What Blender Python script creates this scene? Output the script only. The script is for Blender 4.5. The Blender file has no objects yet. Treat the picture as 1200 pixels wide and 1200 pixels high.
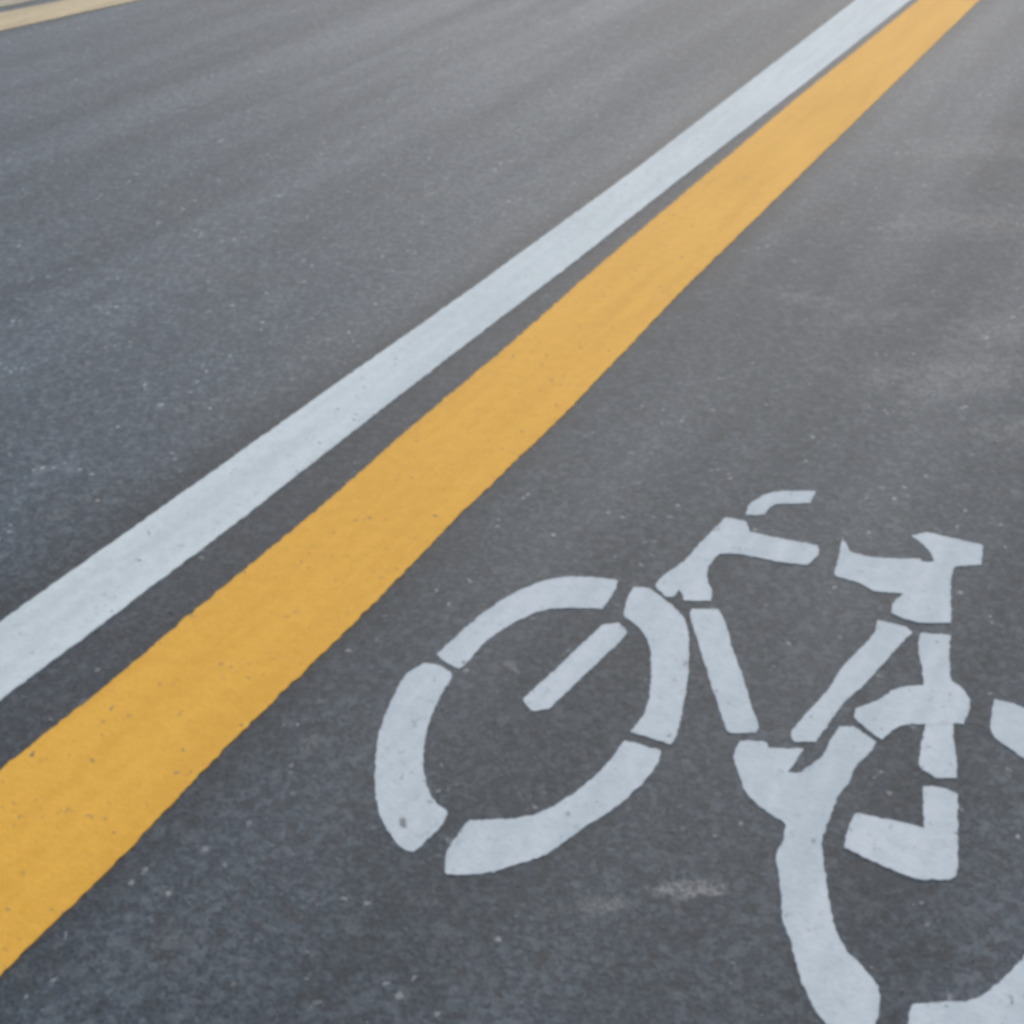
import bpy, bmesh, math, random
from mathutils import Vector, noise

# ---------------------------------------------------------------- scene
scene = bpy.context.scene
C = bpy.data.collections.new('street'); scene.collection.children.link(C)
scene.view_settings.view_transform = 'Standard'
scene.view_settings.look = 'None'
scene.view_settings.exposure = 0
scene.render.engine = 'CYCLES'
scene.cycles.filter_width = 4.0          # soft phone-camera lens

CAM_H = 1.6
cam = bpy.data.cameras.new('camera'); cam_o = bpy.data.objects.new('camera', cam); C.objects.link(cam_o)
cam_o.location = (0, 0, CAM_H)
cam_o.rotation_euler = (math.pi/2 - math.atan(1000/1453), 0, 0)
cam.sensor_width = 36; cam.lens = 36*1453/1200
cam.clip_start = 0.05; cam.clip_end = 3000
cam.dof.use_dof = True; cam.dof.focus_distance = 2.75; cam.dof.aperture_fstop = 7.0
scene.camera = cam_o

# ---------------------------------------------------------------- light: pale overcast day
SUN_EL, SUN_ROT = math.radians(46), math.radians(11)
w = bpy.data.worlds.new('World'); scene.world = w; w.use_nodes = True
nt = w.node_tree; bg = nt.nodes['Background']
sky = nt.nodes.new('ShaderNodeTexSky'); sky.sky_type = 'NISHITA'; sky.sun_disc = False
sky.sun_elevation = SUN_EL; sky.sun_rotation = SUN_ROT
sky.air_density = 1.0; sky.dust_density = 4.0; sky.ozone_density = 1.0
hsv = nt.nodes.new('ShaderNodeHueSaturation'); hsv.inputs["Saturation"].default_value = 0.72
nt.links.new(sky.outputs[0], hsv.inputs['Color']); nt.links.new(hsv.outputs[0], bg.inputs['Color'])
bg.inputs['Strength'].default_value = 0.138
sd = bpy.data.lights.new('sun', 'SUN'); sd.energy = 1.08; sd.angle = math.radians(60); sd.color = (1.0, 0.98, 0.95)
so = bpy.data.objects.new('sun', sd); C.objects.link(so)
so.rotation_euler = (math.pi/2 - SUN_EL, 0, math.pi - SUN_ROT)

# ---------------------------------------------------------------- node helpers
class NT:
    def __init__(s, name):
        s.m = bpy.data.materials.new(name); s.m.use_nodes = True; s.t = s.m.node_tree
        s.b = s.t.nodes['Principled BSDF']
        tc = s.t.nodes.new('ShaderNodeTexCoord'); s.co = tc.outputs['Object']
    def link(s, a, b): s.t.links.new(a, b)
    def mapping(s, scale=(1,1,1), loc=(0,0,0), rot=0.0):
        n = s.t.nodes.new('ShaderNodeMapping'); n.vector_type = 'POINT'
        n.inputs['Scale'].default_value = scale; n.inputs['Location'].default_value = loc
        n.inputs['Rotation'].default_value = (0,0,rot); s.link(s.co, n.inputs['Vector']); return n.outputs[0]
    def noise(s, scale, detail=3, rough=0.55, vec=None, dist=0.0):
        n = s.t.nodes.new('ShaderNodeTexNoise'); n.inputs['Scale'].default_value = scale
        n.inputs['Detail'].default_value = detail; n.inputs['Roughness'].default_value = rough
        n.inputs['Distortion'].default_value = dist
        s.link(vec or s.co, n.inputs['Vector']); return n.outputs['Fac']
    def voro(s, scale, out='Distance', feature='F1', vec=None):
        n = s.t.nodes.new('ShaderNodeTexVoronoi'); n.feature = feature; n.inputs['Scale'].default_value = scale
        s.link(vec or s.co, n.inputs['Vector']); return n.outputs[out]
    def rng(s, v, a, b, c=0.0, d=1.0, smooth=True):
        n = s.t.nodes.new('ShaderNodeMapRange'); n.interpolation_type = 'SMOOTHSTEP' if smooth else 'LINEAR'
        for k, x in zip(('From Min','From Max','To Min','To Max'), (a,b,c,d)): n.inputs[k].default_value = x
        s.link(v, n.inputs['Value']); return n.outputs[0]
    def math(s, op, a, b):
        n = s.t.nodes.new('ShaderNodeMath'); n.operation = op
        for i, x in enumerate((a, b)):
            if isinstance(x, (int, float)): n.inputs[i].default_value = x
            else: s.link(x, n.inputs[i])
        return n.outputs[0]
    def mix(s, f, a, b, mode='MIX'):
        n = s.t.nodes.new('ShaderNodeMix'); n.data_type = 'RGBA'; n.blend_type = mode; n.clamp_result = False
        for key, x in ((0, f), (6, a), (7, b)):
            if isinstance(x, (int, float)): n.inputs[key].default_value = x
            elif isinstance(x, tuple): n.inputs[key].default_value = (*x, 1)
            else: s.link(x, n.inputs[key])
        return n.outputs[2]
    def bump(s, h, dist, strength=1.0, prev=None):
        n = s.t.nodes.new('ShaderNodeBump'); n.inputs['Distance'].default_value = dist
        n.inputs['Strength'].default_value = strength; s.link(h, n.inputs['Height'])
        if prev: s.link(prev, n.inputs['Normal'])
        return n.outputs[0]
    def spot(s, x, y, rx, ry, rot, wob):
        """soft irregular worn spot on the ground at x, y"""
        v = s.t.nodes.new('ShaderNodeVectorMath'); v.operation = 'SUBTRACT'; v.inputs[1].default_value = (x, y, 0)
        s.link(s.co, v.inputs[0])
        m = s.t.nodes.new('ShaderNodeMapping'); m.vector_type = 'TEXTURE'; m.inputs['Rotation'].default_value = (0,0,rot)
        m.inputs['Scale'].default_value = (rx, ry, 1); s.link(v.outputs[0], m.inputs['Vector'])
        l = s.t.nodes.new('ShaderNodeVectorMath'); l.operation = 'LENGTH'; s.link(m.outputs[0], l.inputs[0])
        return s.rng(s.math('ADD', l.outputs['Value'], wob), 1.0, 0.35, 0.0, 1.0)

LANE = math.atan2(0.8797, 0.4756)        # the lane runs this way

def asphalt():
    a = NT('asphalt')
    lane = a.t.nodes.new('ShaderNodeMapping'); lane.vector_type = 'TEXTURE'
    lane.inputs['Rotation'].default_value = (0,0,LANE); lane.inputs['Scale'].default_value = (4.5, 0.34, 1)
    a.link(a.co, lane.inputs['Vector'])
    streak = a.noise(1.0, 3, 0.5, lane.outputs[0])
    big = a.noise(0.55, 2, 0.5)
    mid = a.noise(9, 4, 0.6)
    blob = a.noise(48, 3, 0.6)
    fine = a.noise(130, 3, 0.65)
    sep = a.t.nodes.new('ShaderNodeSeparateColor'); a.link(a.voro(105, 'Color'), sep.inputs[0])
    sep2 = a.t.nodes.new('ShaderNodeSeparateColor'); a.link(a.voro(58, 'Color'), sep2.inputs[0])
    # bitumen with stones of mixed size and colour packed into it
    c = a.mix(a.rng(fine, 0.32, 0.68), (0.010,0.020,0.032), (0.038,0.061,0.083))
    c = a.mix(a.rng(sep.outputs[0], 0.45, 1.0, 0, 0.9), c, (0.063,0.086,0.108))
    c = a.mix(a.rng(sep2.outputs[0], 0.80, 1.0, 0, 0.5), c, (0.085,0.108,0.128))
    c = a.mix(a.math('MULTIPLY', a.rng(sep2.outputs[1], 0.86, 0.95), 0.5), c, (0.010,0.013,0.018))
    c = a.mix(a.math('MULTIPLY', a.rng(sep.outputs[1], 0.982, 0.995), a.rng(mid, 0.48, 0.58)), c, (0.22,0.24,0.255))
    v = a.math('MULTIPLY', a.rng(big, 0.3, 0.7, 0.95, 1.05), a.rng(blob, 0.3, 0.7, 0.84, 1.16))
    v = a.math('MULTIPLY', v, a.rng(mid, 0.3, 0.7, 0.94, 1.06))
    v = a.math('MULTIPLY', v, a.rng(streak, 0.3, 0.7, 0.82, 1.20))
    # across the lane: traffic lane worn paler, asphalt darkened along the painted lines
    sx = a.t.nodes.new('ShaderNodeSeparateXYZ'); a.link(a.co, sx.inputs[0])
    across = a.math('SUBTRACT', a.math('MULTIPLY', sx.outputs[0], 0.8797), a.math('MULTIPLY', sx.outputs[1], 0.4756))
    wob0 = a.math('MULTIPLY', a.math('SUBTRACT', mid, 0.5), 0.10)
    across = a.math('ADD', across, wob0)
    v = a.math('MULTIPLY', v, a.rng(across, -2.15, -1.9, 1.30, 1.0))
    line_band = a.math('MULTIPLY', a.rng(across, -1.92, -1.80), a.rng(across, -1.10, -1.19))
    v = a.math('MULTIPLY', v, a.rng(line_band, 0, 1, 1.0, 0.66, False))
    v = a.math('MULTIPLY', v, a.rng(a.spot(0.25, 1.62, 1.0, 0.95, 0, wob0), 0, 1, 1.0, 0.80, False))
    g = a.t.nodes.new('ShaderNodeCombineColor')
    for i in range(3): a.link(v, g.inputs[i])
    c = a.mix(1.0, c, g.outputs[0], 'MULTIPLY')
    # faint warm and cool staining
    c = a.mix(a.rng(a.noise(3.1, 3, 0.6), 0.52, 0.72, 0, 0.45), c, a.mix(1.0, c, (1.22,1.02,0.88), 'MULTIPLY'))
    # broken, paint-scuffed wear: stone tops rubbed pale
    w1 = a.math('SUBTRACT', a.noise(24, 4, 0.7), 0.5); w2 = a.math('SUBTRACT', blob, 0.5)
    wob = a.math('ADD', a.math('MULTIPLY', w1, 3.6), a.math('MULTIPLY', w2, 1.6))
    k = None
    for (x, y, rx, ry, rot, s) in SPOTS:
        f = a.math('MULTIPLY', a.spot(x, y, rx, ry, rot, wob), s)
        k = f if k is None else a.math('MAXIMUM', k, f)
    k = a.math('MULTIPLY', k, a.rng(a.math('ADD', a.math('MULTIPLY', blob, 0.6), a.math('MULTIPLY', fine, 0.4)), 0.42, 0.58, 0.25, 1.45))
    c = a.mix(k, c, (0.25,0.26,0.265))
    a.link(c, a.b.inputs['Base Color'])
    a.link(a.rng(streak, 0.3, 0.7, 0.60, 0.54), a.b.inputs['Roughness'])
    a.b.inputs['Specular IOR Level'].default_value = 0.42
    n = a.bump(fine, 0.003, 0.6); n = a.bump(sep2.outputs[2], 0.002, 0.5, n); a.link(n, a.b.inputs['Normal'])
    return a.m

SPOTS = [ (0.283,1.275,0.064,0.023,0.05,0.55), (0.150,1.245,0.06,0.018,0.1,0.38),
          (1.20,2.98,0.34,0.17,0.4,0.30), (1.34,2.70,0.24,0.10,0.2,0.30), (1.02,2.98,0.12,0.09,0.5,0.28),
          (1.42,3.25,0.24,0.14,0.3,0.26), (1.10,3.35,0.20,0.06,0.3,0.18),
          (0.88,3.47,0.14,0.07,-0.5,0.24), (1.62,4.10,0.45,0.20,0.2,0.24), (1.95,4.9,0.6,0.2,0.2,0.20),
          (0.85,3.02,0.045,0.03,0.0,0.3), (0.004,1.795,0.028,0.010,2.2,0.45),
          (-0.36,1.60,0.035,0.025,0.4,0.25), (0.93,4.35,0.07,0.04,0.2,0.3), (-0.80,1.70,0.022,0.02,0,0.3) ]

def paint(name, lo, hi, worn, seed, dirt=0.30, HOLES=()):
    p = NT(name)
    vec = p.mapping(loc=(seed, seed*1.7, 0))
    ln = p.t.nodes.new('ShaderNodeMapping'); ln.vector_type = 'TEXTURE'; ln.inputs['Rotation'].default_value = (0,0,LANE)
    ln.inputs['Scale'].default_value = (0.9, 0.09, 1); p.link(vec, ln.inputs['Vector'])
    n1 = p.noise(1.0, 4, 0.6, ln.outputs[0]); n1b = p.noise(30, 3, 0.6, vec)
    n2 = p.noise(70, 4, 0.7, vec); n3 = p.noise(230, 3, 0.7, vec)
    c = p.mix(p.rng(p.math('ADD', p.math('MULTIPLY', n1, 0.6), p.math('MULTIPLY', n1b, 0.4)), 0.35, 0.65), lo, hi)
    c = p.mix(p.rng(n2, 0.50, 0.80, 0, dirt), c, worn)
    c = p.mix(p.rng(n3, 0.60, 0.80, 0, 0.35), c, worn)
    # pinholes and chips down to the asphalt
    chip = p.math('MULTIPLY', p.rng(n2, 0.60, 0.67), p.rng(p.noise(14, 3, 0.6, vec), 0.50, 0.64))
    c = p.mix(chip, c, (0.10,0.11,0.12))
    for (x, y, rx, ry, rot) in HOLES:
        wob = p.math('MULTIPLY', p.math('SUBTRACT', p.noise(60, 3, 0.7), 0.5), 1.2)
        c = p.mix(p.math('MULTIPLY', p.spot(x, y, rx, ry, rot, wob), 0.8), c, (0.12,0.13,0.14))
    p.link(c, p.b.inputs['Base Color'])
    p.b.inputs['Roughness'].default_value = 0.65; p.b.inputs['Specular IOR Level'].default_value = 0.25
    nn = p.bump(p.noise(95, 4, 0.65), 0.003, 0.5); nn = p.bump(n3, 0.001, 0.4, nn); p.link(nn, p.b.inputs['Normal'])
    return p.m

M_ASPH = asphalt()
M_SYM  = paint('white_stencil_paint', (0.415,0.49,0.535), (0.515,0.58,0.63), (0.30,0.34,0.37), 3.0, 0.45, [(-0.582,-0.311,0.009,0.016,0.3)])
M_WHITE = paint('white_line_paint', (0.455,0.53,0.56), (0.555,0.63,0.66), (0.34,0.38,0.41), 11.0)
M_YEL  = paint('yellow_line_paint', (0.64,0.345,0.042), (0.72,0.405,0.056), (0.52,0.31,0.08), 23.0, 0.22)
M_PALE = paint('faded_yellow_paint', (0.42,0.35,0.22), (0.56,0.46,0.29), (0.24,0.22,0.17), 31.0)
M_OLD  = paint('old_yellow_paint', (0.34,0.32,0.24), (0.46,0.41,0.30), (0.20,0.20,0.18), 41.0, 0.6)

# outlines of the stencilled strokes, in metres on the road
SYMBOL = {"front_wheel": [
  [[-0.1435, 1.8327], [-0.1103, 1.8818], [-0.0674, 1.9468], [-0.0071, 2.0148], [0.0556, 2.06], [0.1064, 2.0785], [0.1631, 2.0785], [0.2204, 2.0672], [0.2066, 2.0197], [0.1824, 1.9775], [0.1275, 1.9804], [0.0724, 1.9775], [0.0294, 1.9545], [-0.0188, 1.914], [-0.0598, 1.8683], [-0.0849, 1.8195], [-0.1014, 1.7953], [-0.131, 1.8152]],
  [[-0.1681, 1.8065], [-0.136, 1.7979], [-0.1166, 1.7724], [-0.1327, 1.7267], [-0.1497, 1.6785], [-0.1594, 1.6092], [-0.1612, 1.5505], [-0.1497, 1.4874], [-0.1324, 1.4503], [-0.1114, 1.4338], [-0.1176, 1.4046], [-0.1612, 1.35], [-0.1788, 1.3574], [-0.2038, 1.395], [-0.2267, 1.4404], [-0.2399, 1.565], [-0.2367, 1.632], [-0.219, 1.7186], [-0.2007, 1.7766]],
  [[0.2028, 1.598], [0.2618, 1.5722], [0.2538, 1.5433], [0.2207, 1.4943], [0.1762, 1.447], [0.1134, 1.3982], [0.0576, 1.3451], [0.0186, 1.3299], [-0.0437, 1.3054], [-0.1029, 1.3054], [-0.1066, 1.3257], [-0.0985, 1.3636], [-0.0705, 1.411], [0.0143, 1.4142], [0.0596, 1.4338], [0.1064, 1.4704], [0.1498, 1.5151], [0.1813, 1.5577]],
  [[0.2551, 2.0448], [0.2858, 2.0398], [0.3186, 1.9951], [0.3469, 1.9468], [0.3484, 1.8818], [0.3359, 1.7851], [0.3145, 1.6864], [0.2919, 1.6055], [0.2827, 1.5943], [0.257, 1.6055], [0.2183, 1.6243], [0.246, 1.6628], [0.2622, 1.7186], [0.2728, 1.8022], [0.2736, 1.8728], [0.2568, 1.9186], [0.2293, 1.9516], [0.2395, 2.0049]]], "fork": [
  [[0.1852, 1.9233], [0.2124, 1.9261], [0.2284, 1.9001], [0.2083, 1.8683], [0.1301, 1.7682], [0.0655, 1.6825], [0.0378, 1.6785], [0.0215, 1.7064], [0.0615, 1.7556], [0.1216, 1.8371]]], "head_tube": [
  [[0.484, 2.2979], [0.5227, 2.285], [0.5267, 2.2407], [0.5168, 2.1555], [0.4938, 2.1674], [0.4477, 2.1674], [0.4153, 2.1202], [0.408, 2.0632], [0.4146, 2.0355], [0.4084, 2.0038], [0.3578, 2.0038], [0.354, 2.03], [0.3487, 2.0432], [0.3342, 2.0168], [0.3186, 2.0168], [0.3017, 2.052], [0.3222, 2.0858], [0.3725, 2.1319], [0.4167, 2.2036], [0.4477, 2.247]]], "top_tube": [
  [[0.5168, 2.247], [0.5811, 2.2196], [0.6656, 2.1915], [0.6631, 2.1614], [0.6314, 2.1261], [0.5668, 2.1378], [0.497, 2.165]],
  [[0.8775, 2.1413], [0.8467, 2.0278], [0.8221, 2.0245], [0.7534, 2.0355], [0.7325, 2.0632], [0.6858, 2.0858], [0.7041, 2.1378], [0.7296, 2.2221], [0.7318, 2.1674], [0.7794, 2.1436]]], "handlebar": [
  [[0.5442, 2.3517], [0.566, 2.3705], [0.5888, 2.3936], [0.6135, 2.4046], [0.6597, 2.4073], [0.7037, 2.4059], [0.6851, 2.3624], [0.6432, 2.3598], [0.6056, 2.3598], [0.5883, 2.3464], [0.5722, 2.3174], [0.5528, 2.3122], [0.5347, 2.3148]]], "down_tube": [
  [[0.3707, 1.9708], [0.4187, 1.9708], [0.4275, 1.924], [0.429, 1.8442], [0.4384, 1.7594], [0.4396, 1.688], [0.4471, 1.6409], [0.4398, 1.6217], [0.3936, 1.6217], [0.3887, 1.6493], [0.38, 1.7412], [0.3741, 1.8154], [0.3679, 1.8936], [0.3627, 1.9602]]], "saddle": [
  [[0.888, 2.2282], [0.9225, 2.2407], [0.948, 2.2282], [1.0267, 2.1951], [1.0031, 2.1261], [0.9453, 2.1202], [0.9074, 2.1226], [0.9148, 2.1614], [0.9015, 2.2036]]], "seat_post": [
  [[0.9134, 2.1436], [0.946, 2.1226], [0.9248, 2.0858], [0.8812, 1.9312], [0.8206, 1.9312], [0.7939, 1.9425], [0.7752, 1.9602], [0.7833, 1.992], [0.8221, 2.0245], [0.8567, 2.1296], [0.9059, 2.1296]]], "seat_tube": [
  [[0.739, 1.9342], [0.7897, 1.9138], [0.7935, 1.8986], [0.756, 1.8588], [0.7054, 1.7965], [0.658, 1.7412], [0.6112, 1.6967], [0.5761, 1.6451], [0.543, 1.5995], [0.5078, 1.5995], [0.5058, 1.62], [0.5453, 1.6707], [0.6005, 1.7322], [0.631, 1.7871], [0.6819, 1.8442], [0.7258, 1.8936]]], "seat_stay": [
  [[0.8142, 1.8956], [0.8675, 1.8886], [0.8431, 1.8154], [0.8252, 1.7322], [0.7735, 1.7232], [0.7904, 1.7778], [0.7945, 1.8345]],
  [[0.7616, 1.6578], [0.8054, 1.6578], [0.7895, 1.6035], [0.7824, 1.5553], [0.7698, 1.5126], [0.7357, 1.5126], [0.7165, 1.5357], [0.7278, 1.5712]],
  [[0.7094, 1.4877], [0.7339, 1.4877], [0.7584, 1.4715], [0.731, 1.3784], [0.6804, 1.3784], [0.6944, 1.4241]]], "chain_stay": [
  [[0.5782, 1.4272], [0.6094, 1.4179], [0.6585, 1.4056], [0.6836, 1.3935], [0.7354, 1.3935], [0.7224, 1.346], [0.7057, 1.3002], [0.695, 1.2946], [0.6429, 1.2946], [0.6194, 1.3087], [0.5916, 1.3257], [0.546, 1.3577], [0.5549, 1.3874]]], "crank": [
  [[0.4104, 1.5964], [0.4509, 1.595], [0.4558, 1.5789], [0.5137, 1.5768], [0.5025, 1.5581], [0.4732, 1.5207], [0.4998, 1.5174], [0.5528, 1.5581], [0.5702, 1.5929], [0.5966, 1.6323], [0.6199, 1.6323], [0.65, 1.5964], [0.6373, 1.5754], [0.5992, 1.541], [0.5802, 1.5008], [0.5473, 1.4619], [0.5284, 1.4179], [0.5126, 1.3874], [0.4538, 1.3874], [0.4583, 1.4118], [0.4353, 1.4303], [0.403, 1.4683], [0.3979, 1.5141], [0.3925, 1.5615]]], "rear_wheel": [
  [[0.7754, 1.7412], [0.8318, 1.7548], [0.8499, 1.7322], [0.8501, 1.6923], [0.8208, 1.6451], [0.7904, 1.6434], [0.7576, 1.6434], [0.7253, 1.6451], [0.6929, 1.635], [0.6647, 1.6052], [0.6447, 1.6325], [0.6297, 1.6578], [0.6376, 1.6793], [0.6924, 1.7055], [0.7248, 1.7367]],
  [[0.4572, 1.4056], [0.5211, 1.4056], [0.5067, 1.3814], [0.4993, 1.3229], [0.4923, 1.2561], [0.4888, 1.1879], [0.5058, 1.1478], [0.5274, 1.1139], [0.5334, 1.0903], [0.5201, 1.049], [0.4965, 1.0093], [0.4717, 0.9964], [0.4518, 1.0334], [0.4375, 1.0626], [0.4261, 1.1091], [0.4252, 1.1828], [0.4178, 1.2137], [0.4291, 1.289], [0.4291, 1.3401], [0.4506, 1.3695]],
  [[0.9009, 1.7032], [0.9249, 1.6955], [0.9631, 1.6685], [0.9914, 1.6203], [0.9929, 1.5552], [0.9804, 1.4585], [0.959, 1.3598], [0.9364, 1.2789], [0.9272, 1.2677], [0.9015, 1.2789], [0.8628, 1.2977], [0.8905, 1.3362], [0.9067, 1.392], [0.9173, 1.4756], [0.9181, 1.5462], [0.9046, 1.5581], [0.8875, 1.5824], [0.8687, 1.6107], [0.8727, 1.6396]],
  [[0.8669, 1.279], [0.926, 1.2532], [0.9179, 1.2243], [0.8849, 1.1752], [0.8404, 1.1279], [0.7775, 1.0791], [0.7217, 1.0261], [0.6828, 1.0109], [0.6205, 0.9864], [0.5613, 0.9864], [0.5645, 1.0401], [0.5778, 1.0672], [0.616, 1.0717], [0.6693, 1.0717], [0.7063, 1.0973], [0.7399, 1.1235], [0.7634, 1.1429], [0.814, 1.196], [0.8454, 1.2387]]]}

WHITE = ([(-1.032,1.933),(-0.81,2.325),(-0.459,2.948),(-0.101,3.579),(0.115,3.974),(0.463,4.609),(0.699,5.061),(1.425,6.445),(1.957,7.464)],
         [(-0.954,1.705),(-0.808,1.952),(-0.6,2.315),(-0.424,2.635),(-0.16,3.108),(0.183,3.711),(0.627,4.515),(1.278,5.67),(2.268,7.464)])
YELLOW = ([(-0.894,1.528),(-0.758,1.761),(-0.61,2.036),(-0.447,2.325),(-0.253,2.705),(0.0,3.171),(0.272,3.704),(0.619,4.354),(1.253,5.538),(2.316,7.464)],
          [(-0.755,1.119),(-0.641,1.32),(-0.519,1.567),(-0.416,1.754),(-0.339,1.888),(-0.111,2.325),(0.148,2.792),(0.525,3.529),(1.06,4.515),(2.661,7.464)])
FAR1 = ([(-2.801,7.134),(-2.530,7.464)], [(-2.667,6.739),(-2.112,7.464)])
FAR2 = ([(-3.09,7.20),(-2.878,7.48)], [(-2.905,7.20),(-2.695,7.464)])

# ---------------------------------------------------------------- geometry helpers
def obj(name, bm, mat, parent=None):
    me = bpy.data.meshes.new(name); bm.normal_update(); bm.to_mesh(me); bm.free(); me.materials.append(mat)
    o = bpy.data.objects.new(name, me); C.objects.link(o)
    if parent: o.parent = parent
    return o

def tag(o, label=None, cat=None, group=None, kind=None):
    for k, v in (('label', label), ('category', cat), ('group', group), ('kind', kind)):
        if v: o[k] = v
    return o

def soften(p):
    """round the gentle bends of a stroke into curves, leave its cut corners nearly square"""
    def turn(a, b, c):
        u = math.atan2(b[1]-a[1], b[0]-a[0]); v = math.atan2(c[1]-b[1], c[0]-b[0])
        return abs((v-u+math.pi) % (2*math.pi) - math.pi)
    for rnd in range(2):
        q = []; n = len(p)
        for i in range(n):
            a, b, c = p[i-1], p[i], p[(i+1) % n]
            d1, d2 = max(math.dist(a, b), 1e-6), max(math.dist(b, c), 1e-6)
            gentle = turn(a, b, c) < 0.75
            f1, f2 = (0.25, 0.25) if gentle else (min(0.2, 0.002/d1), min(0.2, 0.002/d2))
            if not gentle and rnd: q.append(b); continue
            q += [(b[0]+(a[0]-b[0])*f1, b[1]+(a[1]-b[1])*f1), (b[0]+(c[0]-b[0])*f2, b[1]+(c[1]-b[1])*f2)]
        p = q
    return p

def grow(p, w):
    """push an outline outwards by w"""
    n = len(p); area = sum(p[i][0]*p[(i+1) % n][1] - p[(i+1) % n][0]*p[i][1] for i in range(n))
    s = w if area > 0 else -w
    out = []
    for i in range(n):
        a, b, c = p[i-1], p[i], p[(i+1) % n]
        d1, d2 = max(math.dist(a, b), 1e-6), max(math.dist(b, c), 1e-6)
        n1 = ((b[1]-a[1])/d1, -(b[0]-a[0])/d1); n2 = ((c[1]-b[1])/d2, -(c[0]-b[0])/d2)
        k = max(0.5, 1 + n1[0]*n2[0] + n1[1]*n2[1])
        out.append((b[0] + s*(n1[0]+n2[0])/k, b[1] + s*(n1[1]+n2[1])/k))
    return out

def ragged(p, step, amp, freq):
    """subdivide an outline and make it as uneven as sprayed paint on stone chips"""
    out = []
    n = len(p)
    for i in range(n):
        a, b = p[i], p[(i+1) % n]
        d = math.dist(a, b); k = max(1, int(d/step))
        for j in range(k):
            t = j/k; x, y = a[0]+(b[0]-a[0])*t, a[1]+(b[1]-a[1])*t
            nx, ny = (b[1]-a[1])/max(d, 1e-6), -(b[0]-a[0])/max(d, 1e-6)
            o = amp*(noise.noise(Vector((x*freq, y*freq, 1.3))) + .5*noise.noise(Vector((x*freq*3, y*freq*3, 7.7))))
            out.append((x+nx*o, y+ny*o))
    return out

def slab(bm, p, z, origin=(0, 0)):
    """a thin coat of paint: outline p, top at height z, skirt down into the asphalt"""
    area = sum(p[i][0]*p[(i+1) % len(p)][1] - p[(i+1) % len(p)][0]*p[i][1] for i in range(len(p)))
    if area < 0: p = p[::-1]
    top = [bm.verts.new((x-origin[0], y-origin[1], z)) for x, y in p]
    bot = [bm.verts.new((x-origin[0], y-origin[1], -0.003)) for x, y in p]
    bm.faces.new(top)
    for i in range(len(p)):
        j = (i+1) % len(p); bm.faces.new((bot[i], bot[j], top[j], top[i]))

# ---------------------------------------------------------------- the setting
bm = bmesh.new(); R = 1500
N = 12
g = [-R, -400, -100, -30, -8, 0, 8, 30, 100, 400, R]
vs = [[bm.verts.new((x, y, 0)) for x in g] for y in g]
for i in range(len(g)-1):
    for j in range(len(g)-1): bm.faces.new((vs[i][j], vs[i][j+1], vs[i+1][j+1], vs[i+1][j]))
tag(obj('road', bm, M_ASPH), kind='structure')

# ---------------------------------------------------------------- long painted lines
LX, LY = 0.4756, 0.8797
def extend(e, back, ahead, dirn):
    """carry an edge on beyond the frame, along its own end directions"""
    (x0, y0), (x1, y1) = e[0], e[1]; d = math.dist(e[0], e[1])
    (x2, y2), (x3, y3) = e[-2], e[-1]; d2 = math.dist(e[-2], e[-1])
    if back: e = [(x0-(x1-x0)/d*back, y0-(y1-y0)/d*back)] + e
    if ahead: e = e + [(x3+dirn[0]*ahead, y3+dirn[1]*ahead)]
    return e

def line(name, left, right, z, mat, label, cat, back, ahead, amp, dirn=(LX, LY)):
    L, Rr = extend(left, back, ahead, dirn), extend(right, back, ahead, dirn)
    bm = bmesh.new(); slab(bm, ragged(L + Rr[::-1], 0.008, amp, 60), z)
    return tag(obj(name, bm, mat), label, cat)

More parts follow.
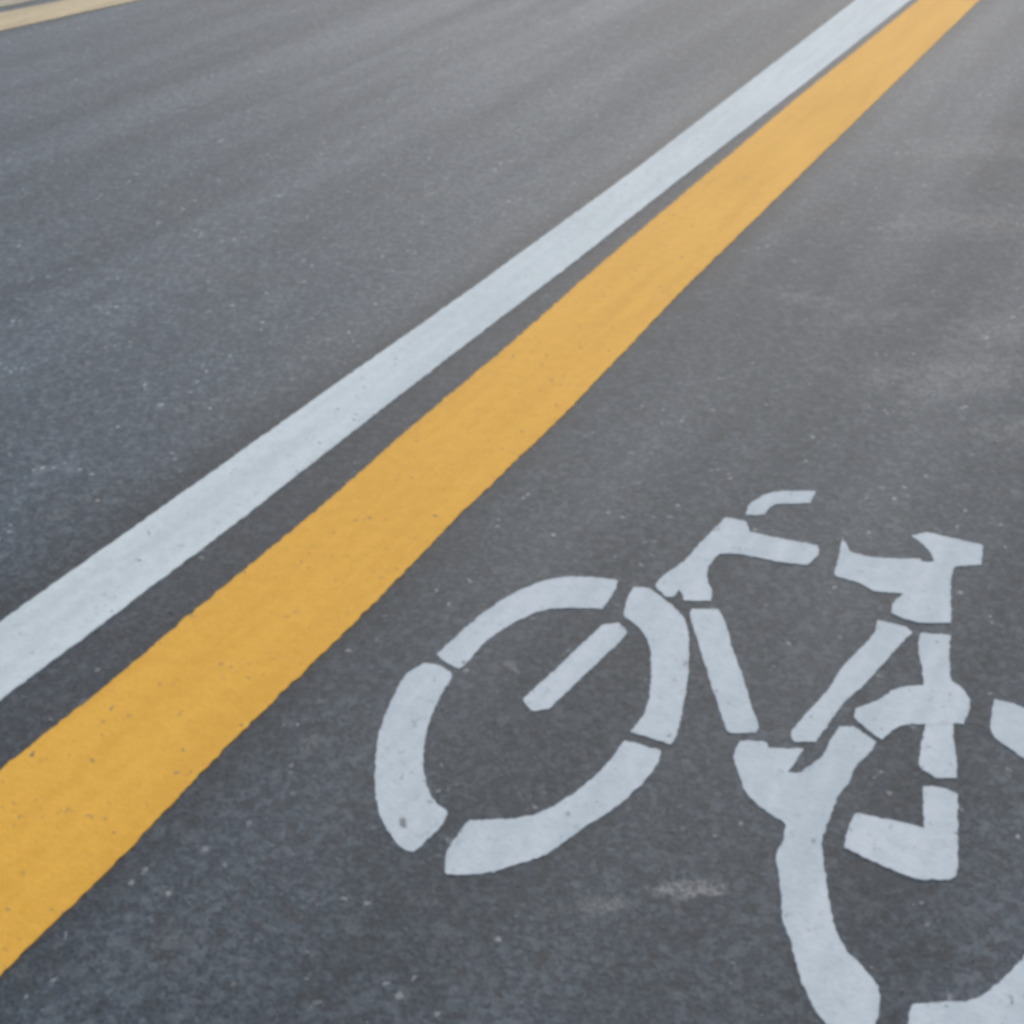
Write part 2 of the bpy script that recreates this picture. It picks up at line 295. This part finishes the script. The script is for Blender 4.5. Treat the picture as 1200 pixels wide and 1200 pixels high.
line('white_line', WHITE[0], WHITE[1], 0.002, M_WHITE,
     'long white line narrower than the solid yellow line it runs beside on the grey asphalt', 'road line', 3, 40, 0.0034)
line('yellow_line', YELLOW[0], YELLOW[1], 0.002, M_YEL,
     'wide solid yellow line between the white line and the bicycle marking', 'road line', 3, 40, 0.0040)
line('faded_line', FAR1[0], FAR1[1], 0.004, M_PALE,
     'cream yellow line, nearer of the two faded lines in the top left corner', 'road line', 3, 30, 0.006, (0.608, 0.794))
line('faded_line', FAR2[0], FAR2[1], 0.004, M_OLD,
     'greyish worn line beyond the cream yellow one, farthest in the top left corner', 'road line', 3, 30, 0.006, (0.608, 0.794))

# ---------------------------------------------------------------- bicycle marking
ORG = (0.40, 1.72)
root = bpy.data.objects.new('bicycle_marking', None); C.objects.link(root); root.location = (*ORG, 0)
tag(root, 'white stencilled bicycle symbol painted on the asphalt beside the wide yellow line', 'road marking')
HEIGHT = {n: 0.0016 for n in SYMBOL}
HEIGHT.update(top_tube=0.0020, seat_post=0.0024, chain_stay=0.0020, rear_wheel=0.0020)   # where strokes meet, one coat laps over the other
for name, polys in SYMBOL.items():
    bm = bmesh.new()
    for p in polys:
        slab(bm, ragged(soften(grow([tuple(q) for q in p], 0.003)), 0.005, 0.0026, 120), HEIGHT[name], ORG)
    obj(name, bm, M_SYM, root)

# ---------------------------------------------------------------- loose grit lying on the asphalt
random.seed(5)
bm = bmesh.new()
for k in range(420):
    y = 1.02 + 4.2*random.random()**2.2; x = random.uniform(-0.75, 0.62)*(y*0.72+0.35)
    r = random.choice((0.0010, 0.0013, 0.0016, 0.0021, 0.0028)); q = r*0.55
    ac = x*0.8797 - y*0.4756
    z = 0.002 if -1.86 < ac < -1.19 else 0.0
    vs = []
    for (dx, dy, dz) in ((-1,-.8,0),(1,-.9,0),(1.1,.8,0),(-.9,1,0),(-.6,-.5,1),(.5,-.6,1.1),(.6,.5,.9),(-.5,.6,1)):
        vs.append(bm.verts.new((x+r*dx*random.uniform(.6,1), y+r*dy*random.uniform(.6,1), z+q*dz*random.uniform(.7,1.2)*1.3)))
    for f in ((4,5,6,7),(0,1,5,4),(1,2,6,5),(2,3,7,6),(3,0,4,7)): bm.faces.new([vs[i] for i in f])
G = NT('grit_stone'); tone = G.noise(40, 2, 0.5)
G.link(G.mix(G.rng(tone, 0.35, 0.65), (0.10,0.105,0.11), (0.34,0.34,0.33)), G.b.inputs['Base Color']); G.b.inputs['Roughness'].default_value = 0.8
tag(obj('grit', bm, G.m), 'pale specks of loose grit scattered over the asphalt', 'grit', kind='stuff')
